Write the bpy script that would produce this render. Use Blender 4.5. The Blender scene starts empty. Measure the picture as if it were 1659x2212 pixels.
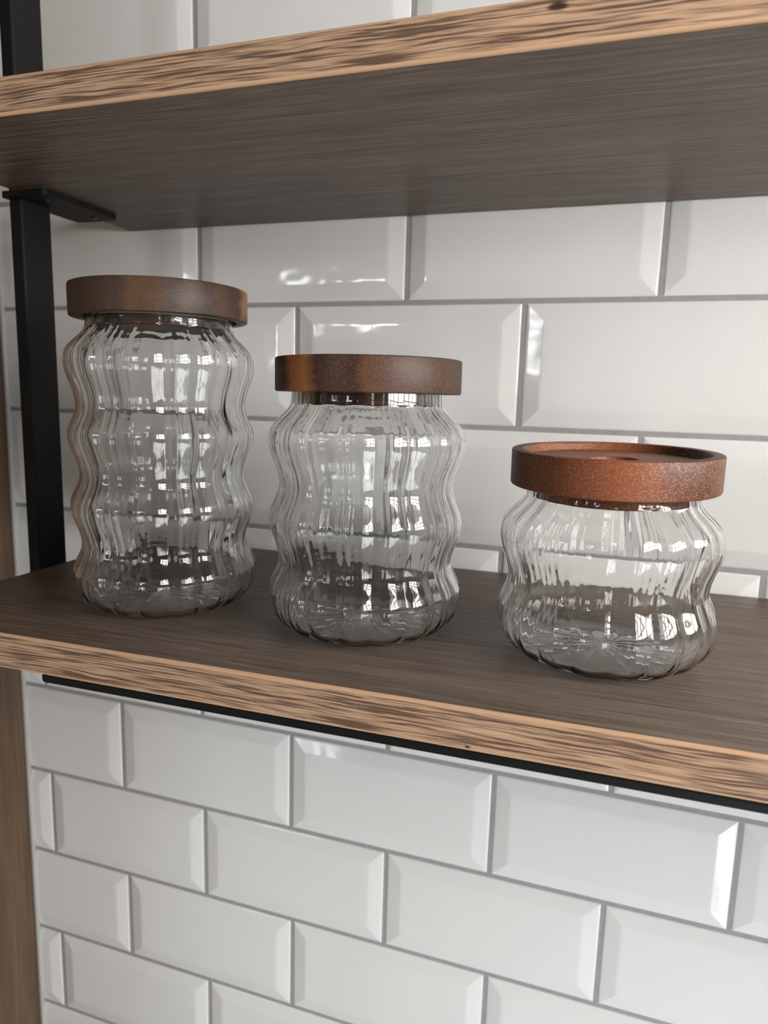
import bpy, bmesh, math, random
from mathutils import Vector, Matrix

random.seed(7)
S = bpy.context.scene
COL = S.collection

# ------------------------------------------------------------------ camera
def cam_axes(yaw, pitch, roll):
    sy, cy, sp, cp, sr, cr = math.sin(yaw), math.cos(yaw), math.sin(pitch), math.cos(pitch), math.sin(roll), math.cos(roll)
    f = Vector((-sy * cp, cy * cp, sp)); r = Vector((cy, sy, 0)); u = r.cross(f)
    return r * cr + u * sr, u * cr - r * sr, f
F_PX = 1520.9
R_, U_, F_ = cam_axes(0.3177, -0.1619, 0.0276)
cam_d = bpy.data.cameras.new('camera')
cam = bpy.data.objects.new('camera', cam_d); COL.objects.link(cam)
cam.matrix_world = Matrix(((R_.x, U_.x, -F_.x, 0.2865), (R_.y, U_.y, -F_.y, -0.5929), (R_.z, U_.z, -F_.z, -0.0801), (0, 0, 0, 1)))
cam_d.sensor_fit = 'HORIZONTAL'; cam_d.sensor_width = 36.0
cam_d.lens = 36.0 * F_PX / 1659.0
cam_d.clip_start = 0.01; cam_d.clip_end = 50
cam_d.dof.use_dof = True; cam_d.dof.focus_distance = 0.40; cam_d.dof.aperture_fstop = 13.0
S.camera = cam

# ------------------------------------------------------------------ colour, world, lights
S.view_settings.view_transform = 'Standard'; S.view_settings.look = 'None'
S.view_settings.gamma = 1; S.view_settings.use_curve_mapping = False
S.view_settings.exposure = 0.0
cy = S.cycles
cy.max_bounces = 24; cy.transmission_bounces = 20; cy.glossy_bounces = 10; cy.diffuse_bounces = 5
cy.caustics_refractive = True; cy.caustics_reflective = True; cy.blur_glossy = 0.6
cy.sample_clamp_indirect = 6.0

W = bpy.data.worlds.new('sky'); S.world = W; W.use_nodes = True
bg = W.node_tree.nodes['Background']; bg.inputs[0].default_value = (0.75, 0.87, 1.0, 1); bg.inputs[1].default_value = 1.0

X_RIGHT, Y_FRONT, Z_FLOOR, Z_CEIL, X_LEFT = 0.86, -2.6, -1.43, 1.15, -2.6
def area(name, loc, rot, sx, sy, power, col):
    d = bpy.data.lights.new(name, 'AREA'); d.shape = 'RECTANGLE'; d.size = sx; d.size_y = sy
    d.energy = power; d.color = col
    o = bpy.data.objects.new(name, d); o.location = loc; o.rotation_euler = rot; COL.objects.link(o); return o
PI = math.pi
# daylight entering by the window on the right, by a low opening added beneath it, and by the glazed window behind the camera on the left
WR = dict(y0=-0.92, y1=-0.12, z0=-0.10, z1=0.32)
WL = dict(y0=-1.25, y1=-0.24, z0=-1.25, z1=-0.36)  # unseen second opening, added to light the tiles below the lower shelf
WF = dict(x0=-1.36, x1=-1.12, z0=0.02, z1=0.47)
WS = dict(x0=-1.05, x1=-0.70, z0=0.27, z1=0.45)
WB = dict(x0=-1.20, x1=-0.87, z0=-1.05, z1=-0.42)
area('window_daylight_right', (X_RIGHT + 0.06, (WR['y0'] + WR['y1']) / 2, (WR['z0'] + WR['z1']) / 2), (0, PI / 2, 0),
     WR['z1'] - WR['z0'], WR['y1'] - WR['y0'], 31, (1.0, 0.98, 0.94))
area('added_low_daylight', (X_RIGHT + 0.06, (WL['y0'] + WL['y1']) / 2, (WL['z0'] + WL['z1']) / 2), (0, PI / 2, 0),
     WL['z1'] - WL['z0'], WL['y1'] - WL['y0'], 18, (0.98, 1.0, 0.985))
area('window_daylight_front', ((WF['x0'] + WF['x1']) / 2, Y_FRONT - 0.06, (WF['z0'] + WF['z1']) / 2), (PI / 2, 0, 0),
     WF['x1'] - WF['x0'], WF['z1'] - WF['z0'], 5.5, (0.92, 0.97, 1.0))
area('window_daylight_small', ((WS['x0'] + WS['x1']) / 2, Y_FRONT - 0.06, (WS['z0'] + WS['z1']) / 2), (PI / 2, 0, 0),
     WS['x1'] - WS['x0'], WS['z1'] - WS['z0'], 4.0, (0.95, 0.98, 1.0))

area('window_daylight_bottom', ((WB['x0'] + WB['x1']) / 2, Y_FRONT - 0.06, (WB['z0'] + WB['z1']) / 2), (PI / 2, 0, 0),
     WB['x1'] - WB['x0'], WB['z1'] - WB['z0'], 5.0, (0.88, 0.95, 1.0))

# ------------------------------------------------------------------ helpers
def lin(r, g, b):
    f = lambda c: (c / 255 / 12.92) if c / 255 <= 0.04045 else ((c / 255 + 0.055) / 1.055) ** 2.4
    return (f(r), f(g), f(b), 1)

class NT:
    def __init__(self, name):
        self.m = bpy.data.materials.new(name); self.m.use_nodes = True
        self.t = self.m.node_tree; self.p = self.t.nodes['Principled BSDF']
    def n(self, kind, **kw):
        nd = self.t.nodes.new(kind)
        for k, v in kw.items():
            if k.startswith('i_'):
                nd.inputs[int(k[2:])].default_value = v
            else:
                setattr(nd, k, v)
        return nd
    def l(self, a, b): self.t.links.new(a, b)
    def coord(self, scale=(1, 1, 1), loc=(0, 0, 0)):
        c = self.n('ShaderNodeTexCoord'); m = self.n('ShaderNodeMapping')
        m.inputs['Scale'].default_value = scale; m.inputs['Location'].default_value = loc
        self.l(c.outputs['Object'], m.inputs['Vector']); return m.outputs[0]
    def noise(self, vec, scale=1.0, detail=3.0, rough=0.55, dist=0.0):
        nd = self.n('ShaderNodeTexNoise'); nd.inputs['Scale'].default_value = scale
        nd.inputs['Detail'].default_value = detail; nd.inputs['Roughness'].default_value = rough
        nd.inputs['Distortion'].default_value = dist
        self.l(vec, nd.inputs['Vector']); return nd.outputs[0]
    def ramp(self, fac, stops, interp='LINEAR'):
        r = self.n('ShaderNodeValToRGB'); cr = r.color_ramp; cr.interpolation = interp
        while len(cr.elements) < len(stops): cr.elements.new(0.5)
        for e, (p, c) in zip(cr.elements, stops): e.position = p; e.color = c
        self.l(fac, r.inputs[0]); return r.outputs[0]
    def mix(self, fac, a, b, mode='MIX'):
        m = self.n('ShaderNodeMix', data_type='RGBA', blend_type=mode)
        for s, v in ((m.inputs[0], fac), (m.inputs[6], a), (m.inputs[7], b)):
            if hasattr(v, 'links'): self.l(v, s)
            else: s.default_value = v
        return m.outputs[2]
    def math(self, op, a, b=0.0, c=0.0):
        m = self.n('ShaderNodeMath', operation=op)
        for s, v in zip(m.inputs, (a, b, c)):
            if hasattr(v, 'links'): self.l(v, s)
            else: s.default_value = v
        return m.outputs[0]
    def bump(self, h, strength=0.3, dist=0.001):
        b = self.n('ShaderNodeBump'); b.inputs['Strength'].default_value = strength; b.inputs['Distance'].default_value = dist
        self.l(h, b.inputs['Height']); self.l(b.outputs[0], self.p.inputs['Normal'])
    def base(self, c):
        if hasattr(c, 'links'): self.l(c, self.p.inputs['Base Color'])
        else: self.p.inputs['Base Color'].default_value = c

def plain(name, col, rough=0.5, metal=0.0, spec=0.5):
    t = NT(name); t.base(col); t.p.inputs['Roughness'].default_value = rough
    t.p.inputs['Metallic'].default_value = metal; t.p.inputs['Specular IOR Level'].default_value = spec
    return t

def link_mesh(name, bm, mats, parent=None, smooth=False, loc=None):
    me = bpy.data.meshes.new(name); bm.normal_update(); bm.to_mesh(me); bm.free()
    for m in (mats if isinstance(mats, (list, tuple)) else [mats]): me.materials.append(m)
    if smooth:
        for p in me.polygons: p.use_smooth = True
    o = bpy.data.objects.new(name, me); COL.objects.link(o)
    if parent: o.parent = parent
    if loc: o.location = loc
    return o
def empty(name, loc, label, cat, group=None):
    o = bpy.data.objects.new(name, None); o.location = loc; o.empty_display_size = 0.02
    COL.objects.link(o); tag(o, label, cat, group); return o
def tag(o, label, cat, group=None):
    o['label'] = label; o['category'] = cat
    if group: o['group'] = group
def struct(o): o['kind'] = 'structure'; return o

def box(bm, x0, x1, y0, y1, z0, z1, bev=0.0, seg=2, mat=0):
    vs = [bm.verts.new(p) for p in ((x0, y0, z0), (x1, y0, z0), (x1, y1, z0), (x0, y1, z0), (x0, y0, z1), (x1, y0, z1), (x1, y1, z1), (x0, y1, z1))]
    fs = [bm.faces.new([vs[i] for i in f]) for f in ((0, 3, 2, 1), (4, 5, 6, 7), (0, 1, 5, 4), (1, 2, 6, 5), (2, 3, 7, 6), (3, 0, 4, 7))]
    for f in fs: f.material_index = mat
    if bev:
        es = list({e for f in fs for e in f.edges})
        r = bmesh.ops.bevel(bm, geom=es, offset=bev, segments=seg, profile=0.5, affect='EDGES')
        for f in r['faces']: f.material_index = mat
def boxmesh(name, dims, mats, parent=None, bev=0.0, seg=2, loc=None):
    bm = bmesh.new(); box(bm, *dims, bev=bev, seg=seg); return link_mesh(name, bm, mats, parent, loc=loc)

def lathe(bm, prof, seg=96, close_start=False, close_end=False, mat=0):
    rings = []
    for r, z in prof:
        rings.append([bm.verts.new((r * math.cos(2 * PI * k / seg), r * math.sin(2 * PI * k / seg), z)) for k in range(seg)])
    for a, b in zip(rings, rings[1:]):
        for k in range(seg):
            f = bm.faces.new((a[k], a[(k + 1) % seg], b[(k + 1) % seg], b[k])); f.material_index = mat
    if close_start: bm.faces.new(list(reversed(rings[0]))).material_index = mat
    if close_end: bm.faces.new(rings[-1]).material_index = mat

# ------------------------------------------------------------------ materials
# glossy white glazed tile with faint waviness, matte grey grout
tt = plain('white_glaze', lin(232, 230, 228), 0.06, spec=0.5)
v = tt.coord((1, 1, 1))
tt.bump(tt.math('ADD', tt.noise(v, 14, 2, 0.5), tt.math('MULTIPLY', tt.noise(v, 55, 1, 0.5), 0.12)), 0.5, 0.0022)
M_TILE = tt.m
gt = plain('grey_grout', lin(150, 147, 146), 0.9, spec=0.2)
v = gt.coord((1, 1, 1)); gt.base(gt.mix(gt.noise(v, 160, 3), lin(146, 143, 143), lin(170, 167, 167)))
gt.bump(gt.noise(v, 700, 2), 0.3, 0.0005)
M_GROUT = gt.m

def wood_laminate(name, dark, mid, light, rough, lengthwise=13, across=520, axis='y', streak=0.55):
    t = plain(name, mid, rough, spec=0.35)
    sc = lambda a, b: (a, b, b)
    wob = t.noise(t.coord((7, 40, 40)), 1, 2)
    c = t.n('ShaderNodeTexCoord'); sep = t.n('ShaderNodeSeparateXYZ'); t.l(c.outputs['Object'], sep.inputs[0])
    comb = t.n('ShaderNodeCombineXYZ')
    t.l(t.math('MULTIPLY', sep.outputs[0], lengthwise), comb.inputs[0])
    off = t.math('MULTIPLY', wob, 0.006)
    t.l(t.math('MULTIPLY', t.math('ADD', sep.outputs[1], off), across), comb.inputs[1])
    t.l(t.math('MULTIPLY', t.math('ADD', sep.outputs[2], off), across), comb.inputs[2])
    fine = t.noise(comb.outputs[0], 1, 3, 0.6)
    sc2 = t.n('ShaderNodeVectorMath', operation='MULTIPLY'); sc2.inputs[1].default_value = (0.35, 0.16, 0.16)
    t.l(comb.outputs[0], sc2.inputs[0])
    broad = t.noise(sc2.outputs[0], 1, 3, 0.6)
    col = t.ramp(fine, ((0.30, dark), (0.50, mid), (0.72, light)))
    col2 = t.ramp(broad, ((0.32, dark), (0.52, mid), (0.70, light)))
    t.base(t.mix(streak, col2, col))
    t.bump(fine, 0.35, 0.0006)
    return t.m
M_BOARD = wood_laminate('brown_oak_laminate', lin(46, 36, 29), lin(86, 71, 59), lin(132, 113, 96), 0.42, lengthwise=15, across=950, streak=0.72)

def edge_band_mat(name, knot, size):
    t = plain(name, lin(170, 132, 100), 0.5, spec=0.35)
    c = t.n('ShaderNodeTexCoord'); sep = t.n('ShaderNodeSeparateXYZ'); t.l(c.outputs['Object'], sep.inputs[0])
    wob = t.noise(t.coord((26, 1, 120)), 1, 2); wob2 = t.noise(t.coord((8, 1, 30)), 1, 1)
    zz = t.math('ADD', sep.outputs[2], t.math('ADD', t.math('MULTIPLY', wob, 0.0022), t.math('MULTIPLY', wob2, 0.007)))
    comb = t.n('ShaderNodeCombineXYZ')
    t.l(t.math('MULTIPLY', sep.outputs[0], 17), comb.inputs[0]); t.l(t.math('MULTIPLY', zz, 760), comb.inputs[2])
    fine = t.noise(comb.outputs[0], 1, 2.5, 0.6)
    broad = t.noise(t.coord((9, 1, 90)), 1, 2)
    tan = t.mix(broad, lin(164, 131, 104), lin(194, 156, 124))
    sc3 = t.n('ShaderNodeVectorMath', operation='MULTIPLY'); sc3.inputs[1].default_value = (1.6, 1, 1.75); t.l(comb.outputs[0], sc3.inputs[0])
    fine2 = t.noise(sc3.outputs[0], 1, 2, 0.6)
    g1 = t.ramp(fine, ((0.43, (1, 1, 1, 1)), (0.515, (0, 0, 0, 1)))); g2 = t.ramp(fine2, ((0.38, (1, 1, 1, 1)), (0.50, (0, 0, 0, 1))))
    groove = t.math('MULTIPLY', t.math('MAXIMUM', g1, t.math('MULTIPLY', g2, 0.75)), 0.92)
    fleck = t.noise(t.coord((60, 1, 1500)), 1, 2)
    tan = t.mix(0.35, tan, t.mix(fleck, lin(116, 90, 72), lin(222, 186, 152)))
    dx = t.math('DIVIDE', t.math('SUBTRACT', sep.outputs[0], knot[0]), size[0]); dz = t.math('DIVIDE', t.math('SUBTRACT', zz, knot[1]), size[1])
    rad = t.math('SQRT', t.math('ADD', t.math('MULTIPLY', dx, dx), t.math('MULTIPLY', dz, dz)))
    spot = t.ramp(t.math('ADD', rad, t.math('MULTIPLY', t.math('SUBTRACT', fine2, 0.5), 1.2)), ((0.55, (1, 1, 1, 1)), (1.0, (0, 0, 0, 1))))
    t.base(t.mix(spot, t.mix(groove, tan, lin(88, 64, 52)), lin(58, 40, 32)))
    t.bump(t.ramp(fine, ((0.36, (0, 0, 0, 1)), (0.5, (1, 1, 1, 1)))), 0.5, 0.0006)
    return t.m
M_BAND_UPPER = edge_band_mat('grooved_oak_band_with_knot', (0.098, 0.0205), (0.0055, 0.0022))
M_BAND_LOWER = edge_band_mat('grooved_oak_band', (0.0785, 0.0075), (0.0016, 0.0009))
M_LIP = plain('plain_tan_band_edge', lin(190, 152, 120), 0.4, spec=0.4).m

def panel_mat():
    t = plain('dark_oak_panel', lin(92, 72, 55), 0.5, spec=0.3)
    a = t.noise(t.coord((300, 300, 9)), 1, 3, 0.6); b = t.noise(t.coord((40, 40, 3)), 1, 3)
    t.base(t.mix(0.5, t.ramp(a, ((0.3, lin(66, 50, 38)), (0.7, lin(112, 90, 70)))), t.ramp(b, ((0.3, lin(70, 52, 40)), (0.7, lin(108, 84, 64))))))
    t.bump(a, 0.25, 0.0005); return t.m
M_PANEL = panel_mat()

bk = plain('black_powder_coat', lin(13, 13, 14), 0.6, spec=0.25)
bk.bump(bk.noise(bk.coord(), 1800, 2), 0.25, 0.0003)
M_BLACK = bk.m
M_SCREW = plain('dark_screw_steel', lin(45, 45, 47), 0.4, metal=0.8).m
M_PAINT = plain('grey_wall_paint', lin(104, 106, 110), 0.85).m
M_CEIL = plain('white_ceiling_paint', lin(190, 190, 190), 0.9).m
ft = plain('grey_stone_floor', lin(150, 150, 150), 0.5)
ft.base(ft.mix(ft.noise(ft.coord((3, 3, 3)), 1, 4), lin(112, 113, 114), lin(140, 140, 139)))
M_FLOOR = ft.m
M_FRAME = plain('white_window_frame', lin(225, 225, 225), 0.4).m
M_SEAL = plain('grey_sealant', lin(168, 164, 160), 0.6).m

def glass_mat():
    t = NT('clear_glass'); p = t.p
    p.inputs['Base Color'].default_value = (0.985, 0.99, 0.985, 1)
    p.inputs['Roughness'].default_value = 0.0; p.inputs['IOR'].default_value = 1.47
    p.inputs['Transmission Weight'].default_value = 1.0
    return t.m
M_GLASS = glass_mat()

def lid_mat(name, stops, seed, ang, rough=0.5, speck=0.5, gain=1.0):
    """acacia: growth bands across the lid (stops along local x, metres -0.057..0.057 mapped to 0..1), fine pores along the grain"""
    t = plain(name, lin(110, 70, 45), rough, spec=0.3)
    c = t.n('ShaderNodeTexCoord'); mp = t.n('ShaderNodeMapping'); mp.inputs['Rotation'].default_value = (0, 0, ang)
    t.l(c.outputs['Object'], mp.inputs['Vector'])
    sep = t.n('ShaderNodeSeparateXYZ'); t.l(mp.outputs[0], sep.inputs[0])
    nd = t.noise(t.coord((30, 30, 60), (seed, 0, 0)), 1, 3)
    x = t.math('ADD', t.math('MULTIPLY', sep.outputs[0], 1 / 0.116), 0.5)
    x = t.math('ADD', x, t.math('MULTIPLY', t.math('SUBTRACT', nd, 0.5), 0.16))
    col = t.ramp(x, [(p, lin(*[c * gain + (sum(q) / 3 - c) * 0.12 for c in q])) for p, q in stops])
    fib = t.noise(t.coord((260, 260, 900), (0, seed, 0)), 1, 2.5, 0.6)
    col = t.mix(0.55, col, t.mix(fib, (0.45, 0.43, 0.42, 1), (1.45, 1.45, 1.42, 1)), 'MULTIPLY')
    vor = t.n('ShaderNodeTexVoronoi'); vor.inputs['Scale'].default_value = 1.0
    t.l(t.coord((620, 620, 1500), (0, 0, seed)), vor.inputs['Vector'])
    sp = t.ramp(vor.outputs['Distance'], ((0.16, (1, 1, 1, 1)), (0.42, (0, 0, 0, 1))))
    col = t.mix(t.math('MULTIPLY', sp, speck), col, lin(186, 130, 88))
    t.base(col); t.bump(fib, 0.2, 0.0004)
    return t.m

# ------------------------------------------------------------------ setting: tiled wall
TW, TH, J = 0.2035, 0.1035, 0.004
ROW_DX = {-1: .003, 0: .002, 1: -.0025, 2: -.006, 3: -.002, 4: -.001, 5: 0, 6: .0015, 7: .0025}
XP = -0.338       # face of the tall panel at the left end of the tiling
def tile(bm, x0, x1, z0, z1, full_l=True, full_r=True):
    """bevelled tile; a cut side keeps the bevel's cross-section right up to the cut"""
    cx, cz = (x0 + x1) / 2, (z0 + z1) / 2
    ax, az = random.uniform(-.0022, .0022), random.uniform(-.003, .003)
    # (inset, height toward the room)
    prof = ((0, 0.000), (0.0000, 0.0030), (0.0002, 0.0035), (0.0008, 0.0039), (0.0020, 0.0042), (0.0032, 0.00444), (0.0136, 0.00640), (0.0146, 0.00652), (0.0160, 0.00660), (0.0180, 0.00662))
    rings = []
    for ins, h in prof:
        l = x0 + (ins if full_l else 0); r = x1 - (ins if full_r else 0)
        q = [(l, z0 + ins), (r, z0 + ins), (r, z1 - ins), (l, z1 - ins)]
        rings.append([bm.verts.new((x, 0.0083 - h - ((x - cx) * ax + (z - cz) * az if h > .0029 else 0), z)) for x, z in q])
    sides = [0, 2] + ([1] if full_r else []) + ([3] if full_l else [])
    for a, b in zip(rings, rings[1:]):
        for k in sides: bm.faces.new((a[k], a[(k + 1) % 4], b[(k + 1) % 4], b[k])).smooth = True
    bm.faces.new(rings[-1]).smooth = True
    for a, b in zip(rings, rings[1:]):          # crisp mitres where two bevels meet
        for k in range(4):
            e = bm.edges.get((a[k], b[k]))
            if e: e.smooth = False
    for k, full in ((1, full_r), (3, full_l)):
        if not full:
            a = [bm.verts.new(r[k].co) for r in rings]; b = [bm.verts.new(r[(k + 1) % 4].co) for r in rings]
            bm.faces.new(a + list(reversed(b)))
bm = bmesh.new()
XW1 = X_RIGHT
for k in range(-12, 14):
    z1, z0 = -k * TH - J / 2, -(k + 1) * TH + J / 2
    par = 0 if k % 2 == 0 else 1
    dx = ROW_DX.get(k, random.uniform(-.002, .002))
    u = -6 + par
    while True:
        a, b = u * TW / 2 + dx + J / 2, (u + 2) * TW / 2 + dx - J / 2
        u += 2
        if a > XW1: break
        if b < XP + 0.008: continue
        cl, cr_ = a < XP + 0.004, b > XW1
        if cl: a = XP + 0.004
        if cr_: b = XW1
        if b - a < 0.006: continue
        tile(bm, a, b, z0, z1, not cl and b - a > .036, not cr_)
nt = len(bm.faces)
box(bm, X_LEFT, X_RIGHT, 0.0050, 0.12, Z_FLOOR, Z_CEIL)
bm.faces.ensure_lookup_table()
for f in bm.faces[nt:]: f.material_index = 1
wall = struct(link_mesh('wall_back', bm, [M_TILE, M_GROUT]))
wn = wall.modifiers.new('face_weighted', 'WEIGHTED_NORMAL'); wn.mode = 'FACE_AREA'; wn.keep_sharp = True
wall['label'] = 'white bevelled metro tiles in running bond with grey grout'

bm = bmesh.new(); box(bm, X_LEFT, X_RIGHT, Y_FRONT, 0, Z_FLOOR - .08, Z_FLOOR); struct(link_mesh('floor', bm, M_FLOOR))
bm = bmesh.new(); box(bm, X_LEFT, X_RIGHT, Y_FRONT, 0.005, Z_CEIL, Z_CEIL + .08); struct(link_mesh('ceiling', bm, M_CEIL))
bm = bmesh.new(); box(bm, X_LEFT - .1, X_LEFT, Y_FRONT, 0.12, Z_FLOOR, Z_CEIL); struct(link_mesh('wall_left', bm, M_PAINT))
# walls pierced by their window openings
def pierced(u0, u1, holes):
    us = sorted({u0, u1} | {h[k] for h in holes for k in (0, 1)}); zs = sorted({Z_FLOOR, Z_CEIL} | {h[k] for h in holes for k in (2, 3)})
    for a, b in zip(us, us[1:]):
        for c, d in zip(zs, zs[1:]):
            m, n = (a + b) / 2, (c + d) / 2
            if not any(h[0] < m < h[1] and h[2] < n < h[3] for h in holes): yield a, b, c, d
bm = bmesh.new()
for a, b, c, d in pierced(Y_FRONT, 0.12, [(D['y0'], D['y1'], D['z0'], D['z1']) for D in (WR, WL)]): box(bm, X_RIGHT, X_RIGHT + .1, a, b, c, d)
struct(link_mesh('wall_right', bm, M_PAINT))
bm = bmesh.new()
for a, b, c, d in pierced(X_LEFT - .1, X_RIGHT + .1, [(D['x0'], D['x1'], D['z0'], D['z1']) for D in (WF, WS, WB)]): box(bm, a, b, Y_FRONT - .1, Y_FRONT, c, d)
struct(link_mesh('wall_front', bm, M_PAINT))
# window frames with glazing bars
def glazing(name, D, nx, nz):
    bm = bmesh.new()
    for i in range(nx + 1):
        x = D['x0'] + (D['x1'] - D['x0']) * i / nx; w = .02 if i in (0, nx) else .011
        box(bm, x - w, x + w, Y_FRONT - .05, Y_FRONT - .01, D['z0'], D['z1'])
    for j in range(nz + 1):
        z = D['z0'] + (D['z1'] - D['z0']) * j / nz; w = .02 if j in (0, nz) else .010
        box(bm, D['x0'], D['x1'], Y_FRONT - .045, Y_FRONT - .015, z - w, z + w)
    struct(link_mesh(name, bm, M_FRAME))
glazing('window_1', WF, 1, 4)
glazing('window_3', WS, 2, 1)
glazing('window_5', WB, 2, 1)
def glazing_right(name, D, ny, nz):
    bm = bmesh.new()
    for i in range(ny + 1):
        y = D['y0'] + (D['y1'] - D['y0']) * i / ny; w = .03 if i in (0, ny) else .013
        box(bm, X_RIGHT + .01, X_RIGHT + .05, y - w, y + w, D['z0'], D['z1'])
    for j in range(nz + 1):
        z = D['z0'] + (D['z1'] - D['z0']) * j / nz; w = .03 if j in (0, nz) else .012
        box(bm, X_RIGHT + .015, X_RIGHT + .045, D['y0'], D['y1'], z - w, z + w)
    struct(link_mesh(name, bm, M_FRAME))
glazing_right('window_2', WR, 4, 3)
glazing_right('added_window_low', WL, 3, 2)  # frame for the added low opening

# ------------------------------------------------------------------ tall panel at the left, sealant bead
o = boxmesh('tall_cabinet', (XP - 0.56, XP, -0.55, 0.003, Z_FLOOR, Z_CEIL - 0.25), M_PANEL, bev=0.0012)
tag(o, 'dark brown wood-grain side of a tall cabinet along the left edge of the tiles', 'cabinet')
bm = bmesh.new()
box(bm, XP + 0.0002, XP + 0.0048, -0.0012, 0.004, Z_FLOOR, Z_CEIL, bev=0.0015)
struct(link_mesh('trim_1', bm, M_SEAL))

# ------------------------------------------------------------------ shelves
def shelf(label, zb, thick, yf, xl, tilt, x_piv, band):
    """board with its underside at zb, front face at yf, left end at xl; a grooved band with plain rounded lips covers the front"""
    root = empty('wall_shelf', (x_piv, 0, zb), label, 'shelf')
    root.rotation_euler = (0, -tilt, 0)
    x0, x1 = xl - x_piv, X_RIGHT - 0.05 - x_piv
    bm = bmesh.new(); box(bm, x0, x1, yf + 0.0016, -0.0006, 0, thick, bev=0.0003, seg=1)
    link_mesh('board', bm, M_BOARD, root)
    bm = bmesh.new()
    r = 0.0016
    prof = [(yf + r, 0.0)] + [(yf + r - r * math.sin(a), r - r * math.cos(a)) for a in (PI / 8, PI / 4, 3 * PI / 8, PI / 2)]
    prof += [(yf + r - r * math.cos(a), thick - r + r * math.sin(a)) for a in (0, PI / 8, PI / 4, 3 * PI / 8, PI / 2)]
    n = len(prof)
    va = [bm.verts.new((x0, y, z)) for y, z in prof]; vb = [bm.verts.new((x1, y, z)) for y, z in prof]
    for k in range(n - 1):
        f = bm.faces.new((va[k], va[k + 1], vb[k + 1], vb[k])); f.material_index = 0 if k == 4 else 1
    bm.faces.new((va[-1], va[0], vb[0], vb[-1]))
    bm.faces.new(va); bm.faces.new(list(reversed(vb)))
    bmesh.ops.recalc_face_normals(bm, faces=bm.faces)
    link_mesh('edge_band', bm, [band, M_LIP], root)
    return root
ZU, ZL, TILT, XPIV = 0.0694, -0.2266, 0.005, 0.15
shelf('upper brown wood-grain shelf running above the jar lids', ZU, 0.0203, -0.2595, -0.171, 0.0, XPIV, M_BAND_UPPER)
shelf('lower brown wood-grain shelf on which the glass jars stand', ZL - 0.0219, 0.0219, -0.2775, -0.158, TILT, XPIV, M_BAND_LOWER)
def zl(x): return ZL + TILT * (x - XPIV)

# ------------------------------------------------------------------ black steel frame
fr = empty('shelf_frame', (-0.178, -0.115, ZU), 'black steel upright with bracket plates at the left end of the shelves', 'shelf bracket')
def fpart(name, dims, mat, par, bev, seg=3):
    bm = bmesh.new(); box(bm, *dims, bev=bev, seg=seg)
    o = link_mesh(name, bm, mat, None); o.parent = par; o.matrix_parent_inverse = Matrix.Translation(par.location).inverted(); return o
fpart('post', (-0.1845, -0.1722, -0.1304, -0.0995, ZL - 0.0219, Z_CEIL - 0.3), M_BLACK, fr, 0.0016)
def plate(zt, x1):
    bm = bmesh.new()
    box(bm, -0.1842, x1, -0.139, -0.0545, zt - 0.0042, zt - 0.0001)
    es = [e for e in bm.edges if abs(e.verts[0].co.z - e.verts[1].co.z) > .002]
    bmesh.ops.bevel(bm, geom=es, offset=0.004, segments=4, profile=0.5, affect='EDGES')
    o = link_mesh('bracket_plate', bm, M_BLACK, None); o.parent = fr; o.matrix_parent_inverse = Matrix.Translation(fr.location).inverted()
    for y in (-0.068, -0.122):
        sb = bmesh.new(); lathe(sb, ((0.0001, -0.0012), (0.0022, -0.0012), (0.0031, -0.0006), (0.0033, 0.0003)), 20)
        s = link_mesh('screw', sb, M_SCREW, None); s.location = ((-0.1842 + 0.016 + x1) / 2, y, zt - 0.0042)
        s.parent = o; s.matrix_parent_inverse = Matrix.Translation(fr.location).inverted() @ Matrix.Identity(4)
        s.matrix_parent_inverse = Matrix.Identity(4); s.location = ((-0.1842 + 0.016 + x1) / 2, y, zt - 0.0042)
    return o
plate(ZU, -0.1415)
plate(zl(-0.15) - 0.0219, -0.1415)
bm = bmesh.new(); box(bm, -0.0325 - XPIV, X_RIGHT - 0.06 - XPIV, -0.2755, -0.225, -0.0062, -0.0001, bev=0.002, seg=3)
o = link_mesh('support_bar', bm, M_BLACK, None, loc=(XPIV, 0, ZL - 0.0219)); o.rotation_euler = (0, -TILT, 0)
tag(o, 'long thin black metal bar under the front edge of the lower shelf', 'bar')

# ------------------------------------------------------------------ jars
def interp(pts, n):
    """Catmull-Rom through (r, z) points"""
    out = []
    P = [pts[0]] + list(pts) + [pts[-1]]
    for i in range(1, len(P) - 2):
        p0, p1, p2, p3 = P[i - 1], P[i], P[i + 1], P[i + 2]
        q = [0.0]
        for a, b in ((p0, p1), (p1, p2), (p2, p3)): q.append(q[-1] + max(math.hypot(b[0] - a[0], b[1] - a[1]), 1e-3) ** 0.5)
        for k in range(n):
            t = q[1] + (q[2] - q[1]) * k / n
            L = lambda A, B, ta, tb: tuple((tb - t) / (tb - ta) * x + (t - ta) / (tb - ta) * y for x, y in zip(A, B))
            a1, a2, a3 = L(p0, p1, q[0], q[1]), L(p1, p2, q[1], q[2]), L(p2, p3, q[2], q[3])
            b1, b2 = L(a1, a2, q[0], q[2]), L(a2, a3, q[1], q[3])
            out.append(L(b1, b2, q[1], q[2]))
    out.append(tuple(pts[-1])); return out
NL = 18
def lobes(th, amp, soft):
    c = abs(math.cos(NL * th / 2))
    c = math.sqrt(c * c + soft * soft) - soft * (1 - c)
    return 1 - amp * (1 - min(c, 1))
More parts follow.
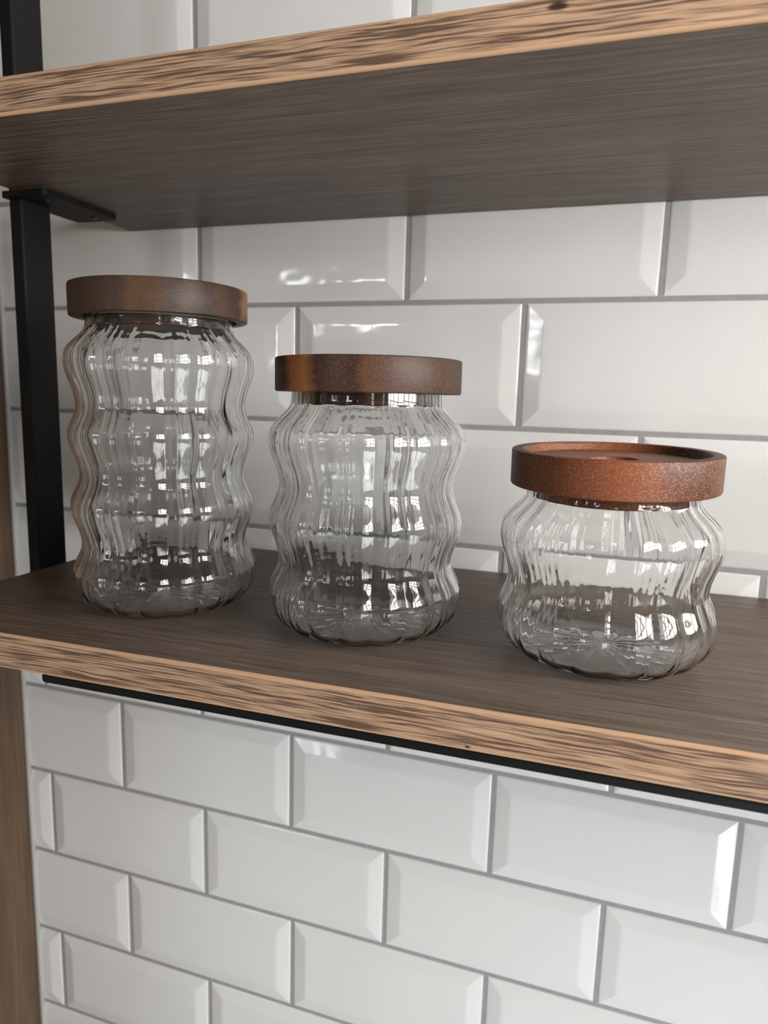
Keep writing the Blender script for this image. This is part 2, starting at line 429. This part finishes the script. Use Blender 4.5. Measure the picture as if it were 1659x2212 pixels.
def glass_body(bm, waist, neck_z, top_z, phase, seg=18 * 24):
    mm = 0.001
    shoulder = [(60.2, neck_z - 14.5), (56.0, neck_z - 9.0), (51.0, neck_z - 4.2), (48.2, neck_z - 0.6), (47.4, neck_z + 3), (47.3, top_z)]
    body = [(51.2, 3.4), (56.6, 8.0), (60.4, 15.0), (61.7, 24.5)] + waist + shoulder
    prof = [(6, 3.4), (16, 2.9), (26, 1.7), (35, 0.4), (41, 0.0), (46, 0.9)] + body
    outer = interp(prof, 6)
    amp_o = lambda z, r: 0.034 * (0.55 if z > neck_z + 1 else 1) * (0.35 + 0.65 * min(1, max(0, z) / 10))
    TH = 1.7
    strio = [(n, random.uniform(0.02, 0.055), random.uniform(0, 6.28)) for n in (27, 36, 41, 54, 61, 72, 83, 90)]
    def ring(r, z, amp, soft, st=0.0, n=(1, 0)):
        vs = []
        for k in range(seg):
            th = 2 * PI * k / seg
            d = -r * (1 - lobes(th + phase, amp, soft))
            if st: d += st * sum(a * math.sin(m * th + p) for m, a, p in strio)
            rr, zz = r + n[0] * d, z + n[1] * d
            vs.append(bm.verts.new((rr * math.cos(th) * mm, rr * math.sin(th) * mm, zz * mm)))
        return vs
    rings = []
    c0 = bm.verts.new((0, 0, outer[0][1] * mm))
    nrm = []
    for i in range(len(outer)):
        a, b = outer[max(i - 1, 0)], outer[min(i + 1, len(outer) - 1)]
        dr, dz = b[0] - a[0], b[1] - a[1]; L = math.hypot(dr, dz)
        nrm.append((dz / L, -dr / L))
    for (r, z), n in zip(outer, nrm): rings.append(ring(r, z, amp_o(z, r), 0.05, 0, n))
    # rounded rim
    rings.append(ring(46.9, top_z + 0.7, 0.012, 0.2)); rings.append(ring(46.0, top_z + 0.7, 0.012, 0.2))
    # inner surface: offset along the profile normal
    inner = []
    for (r, z), n in zip(outer, nrm):
        t = TH + (0.5 * max(0, 1 - z / 14) if z < 14 else 0)
        inner.append((r - n[0] * t, z - n[1] * t, z, n))
    for r, z, zo, n in reversed(inner):
        if z > top_z: continue
        rings.append(ring(max(r, 3), z, amp_o(zo, r) * 0.9, 0.10, 1.0 if 10 < zo and r > 40 else 0, n))
    c1 = bm.verts.new((0, 0, inner[0][1] * mm))
    for a, b in zip(rings, rings[1:]):
        for k in range(seg): bm.faces.new((a[k], a[(k + 1) % seg], b[(k + 1) % seg], b[k]))
    for k in range(seg):
        bm.faces.new((c0, rings[0][(k + 1) % seg], rings[0][k])); bm.faces.new((c1, rings[-1][k], rings[-1][(k + 1) % seg]))

M_RING = plain('clear_grey_silicone', lin(150, 148, 146), 0.4).m
def jar(label, x, y, waist, neck_z, lid_z, lid_mat_, phase, wob, tilt=(0, 0)):
    root = empty('storage_jar', (x, y, zl(x) + 0.0003), label, 'jar', 'three wavy glass jars on the lower shelf')
    root.rotation_euler = (0, -TILT, 0)
    bm = bmesh.new(); glass_body(bm, waist, neck_z, lid_z + 4.4, phase)
    bmesh.ops.recalc_face_normals(bm, faces=bm.faces)
    link_mesh('glass_body', bm, M_GLASS, root, smooth=True)
    z0 = lid_z * 0.001
    # lid: rim, recessed top with a round finger dimple, groove below that takes the glass rim
    R, H = 0.0572, 0.0202
    bm = bmesh.new()
    pr = [(0.0443, 0.0052), (0.0495, 0.0052), (0.0497, 0.0008), (0.0500, 0.0), (R - .0010, 0.0), (R - .0003, .0004), (R, .0012), (R, H - .0010), (R - .0003, H - .0003), (R - .001, H),
          (0.0513, H), (0.0508, H - .0004), (0.0504, H - .0012), (0.0502, H - .0042), (0.0498, H - .0047), (0.0134, H - .0048), (0.0129, H - .0052), (0.0127, H - .0060), (0.0125, H - .0100), (0.0118, H - .0106)]
    lathe(bm, pr, 128, close_start=True, close_end=True)
    bmesh.ops.recalc_face_normals(bm, faces=bm.faces)
    lid = link_mesh('lid', bm, lid_mat_, root, loc=(0, 0, z0))
    lid.rotation_euler = (tilt[0], tilt[1], wob)
    md = lid.modifiers.new('edges', 'EDGE_SPLIT'); md.split_angle = math.radians(35)
    for p in lid.data.polygons: p.use_smooth = True
    bm = bmesh.new()
    lathe(bm, [(0.0436, 0.0051), (0.0436, -0.0062), (0.0430, -0.0070), (0.0420, -0.0072)], 96, close_start=True, close_end=True)
    bmesh.ops.recalc_face_normals(bm, faces=bm.faces)
    pl = link_mesh('plug', bm, lid_mat_, lid)
    bm = bmesh.new()
    pr = [(0.0437, 0.0002), (0.0447, 0.0000), (0.0450, 0.0008), (0.0444, 0.0016), (0.0450, 0.0024), (0.0447, 0.0032), (0.0437, 0.0031)]
    lathe(bm, pr + [pr[0]], 96)
    bmesh.ops.recalc_face_normals(bm, faces=bm.faces)
    link_mesh('seal_ring', bm, M_RING, lid, smooth=True)
    return root
def waves(ext):
    """(r, z) extremes -> points on cosine swings between them (first extreme left out, last kept)"""
    out = []
    for (r0, z0), (r1, z1) in zip(ext, ext[1:]):
        for k in range(1, 6):
            t = k / 5; out.append((r0 + (r1 - r0) * (1 - math.cos(PI * t)) / 2, z0 + (z1 - z0) * t))
    return out
base_ext = [(61.7, 24.5), (55.2, 44.2), (61.3, 70)]
def phase_for(x, y, off):
    """turn so that a crease faces the camera, off degrees to its right"""
    a = math.atan2(-0.5929 - y, 0.2865 - x) + math.radians(off)
    return PI / NL - a
lid1 = lid_mat('acacia_walnut_brown', ((0.02, (112, 82, 52)), (0.10, (96, 66, 44)), (0.30, (84, 58, 42)), (0.36, (112, 76, 48)), (0.50, (98, 64, 42)), (0.58, (64, 42, 30)), (0.64, (88, 58, 38)), (0.74, (58, 36, 25)), (0.82, (92, 62, 40)), (0.92, (70, 44, 30)), (0.955, (165, 118, 72)), (1.0, (180, 132, 84))), 3.1, 0.0, speck=0.10, gain=0.70)
lid2 = lid_mat('acacia_red_brown', ((0.0, (70, 40, 28)), (0.08, (84, 36, 24)), (0.12, (236, 126, 56)), (0.20, (238, 148, 68)), (0.26, (92, 52, 34)), (0.36, (98, 66, 50)), (0.43, (76, 38, 28)), (0.48, (122, 70, 38)), (0.60, (96, 54, 32)), (0.75, (92, 56, 34)), (0.9, (86, 54, 34)), (1.0, (70, 46, 32))), 7.7, 0.0, speck=0.16, gain=0.68)
lid3 = lid_mat('acacia_warm_red', ((0.0, (58, 34, 24)), (0.06, (84, 50, 34)), (0.14, (150, 88, 54)), (0.25, (142, 76, 44)), (0.36, (152, 78, 44)), (0.55, (160, 84, 46)), (0.68, (140, 72, 42)), (0.78, (98, 50, 32)), (0.9, (82, 44, 30)), (1.0, (104, 66, 44))), 12.3, 0.0, speck=0.55, gain=0.84)
jar('tallest ribbed wavy glass jar with dark brown wooden lid, beside the black post', -0.0099, -0.179,
    waves(base_ext + [(54.6, 91.2), (61.2, 117.5), (55.2, 137), (61.6, 164.5)]), 187.0, 193.3, lid1, phase_for(-.0099, -.179, 0.8), math.radians(35.6))
jar('middle-height ribbed wavy glass jar with red-brown banded lid, between two other jars', 0.1380, -0.1766,
    waves(base_ext + [(54.8, 92.8), (61.7, 119)]), 140.6, 148.3, lid2, phase_for(.138, -.1766, 4.4), math.radians(19.6))
jar('shortest ribbed glass jar with two bulges and a warm reddish lid, farthest right', 0.2855, -0.1732,
    waves([(61.7, 24.5), (55.9, 44.8), (61.7, 69.5)]), 92.5, 99.2, lid3, phase_for(.2855, -.1732, 5.0), math.radians(-0.2), (math.radians(1.7), 0))
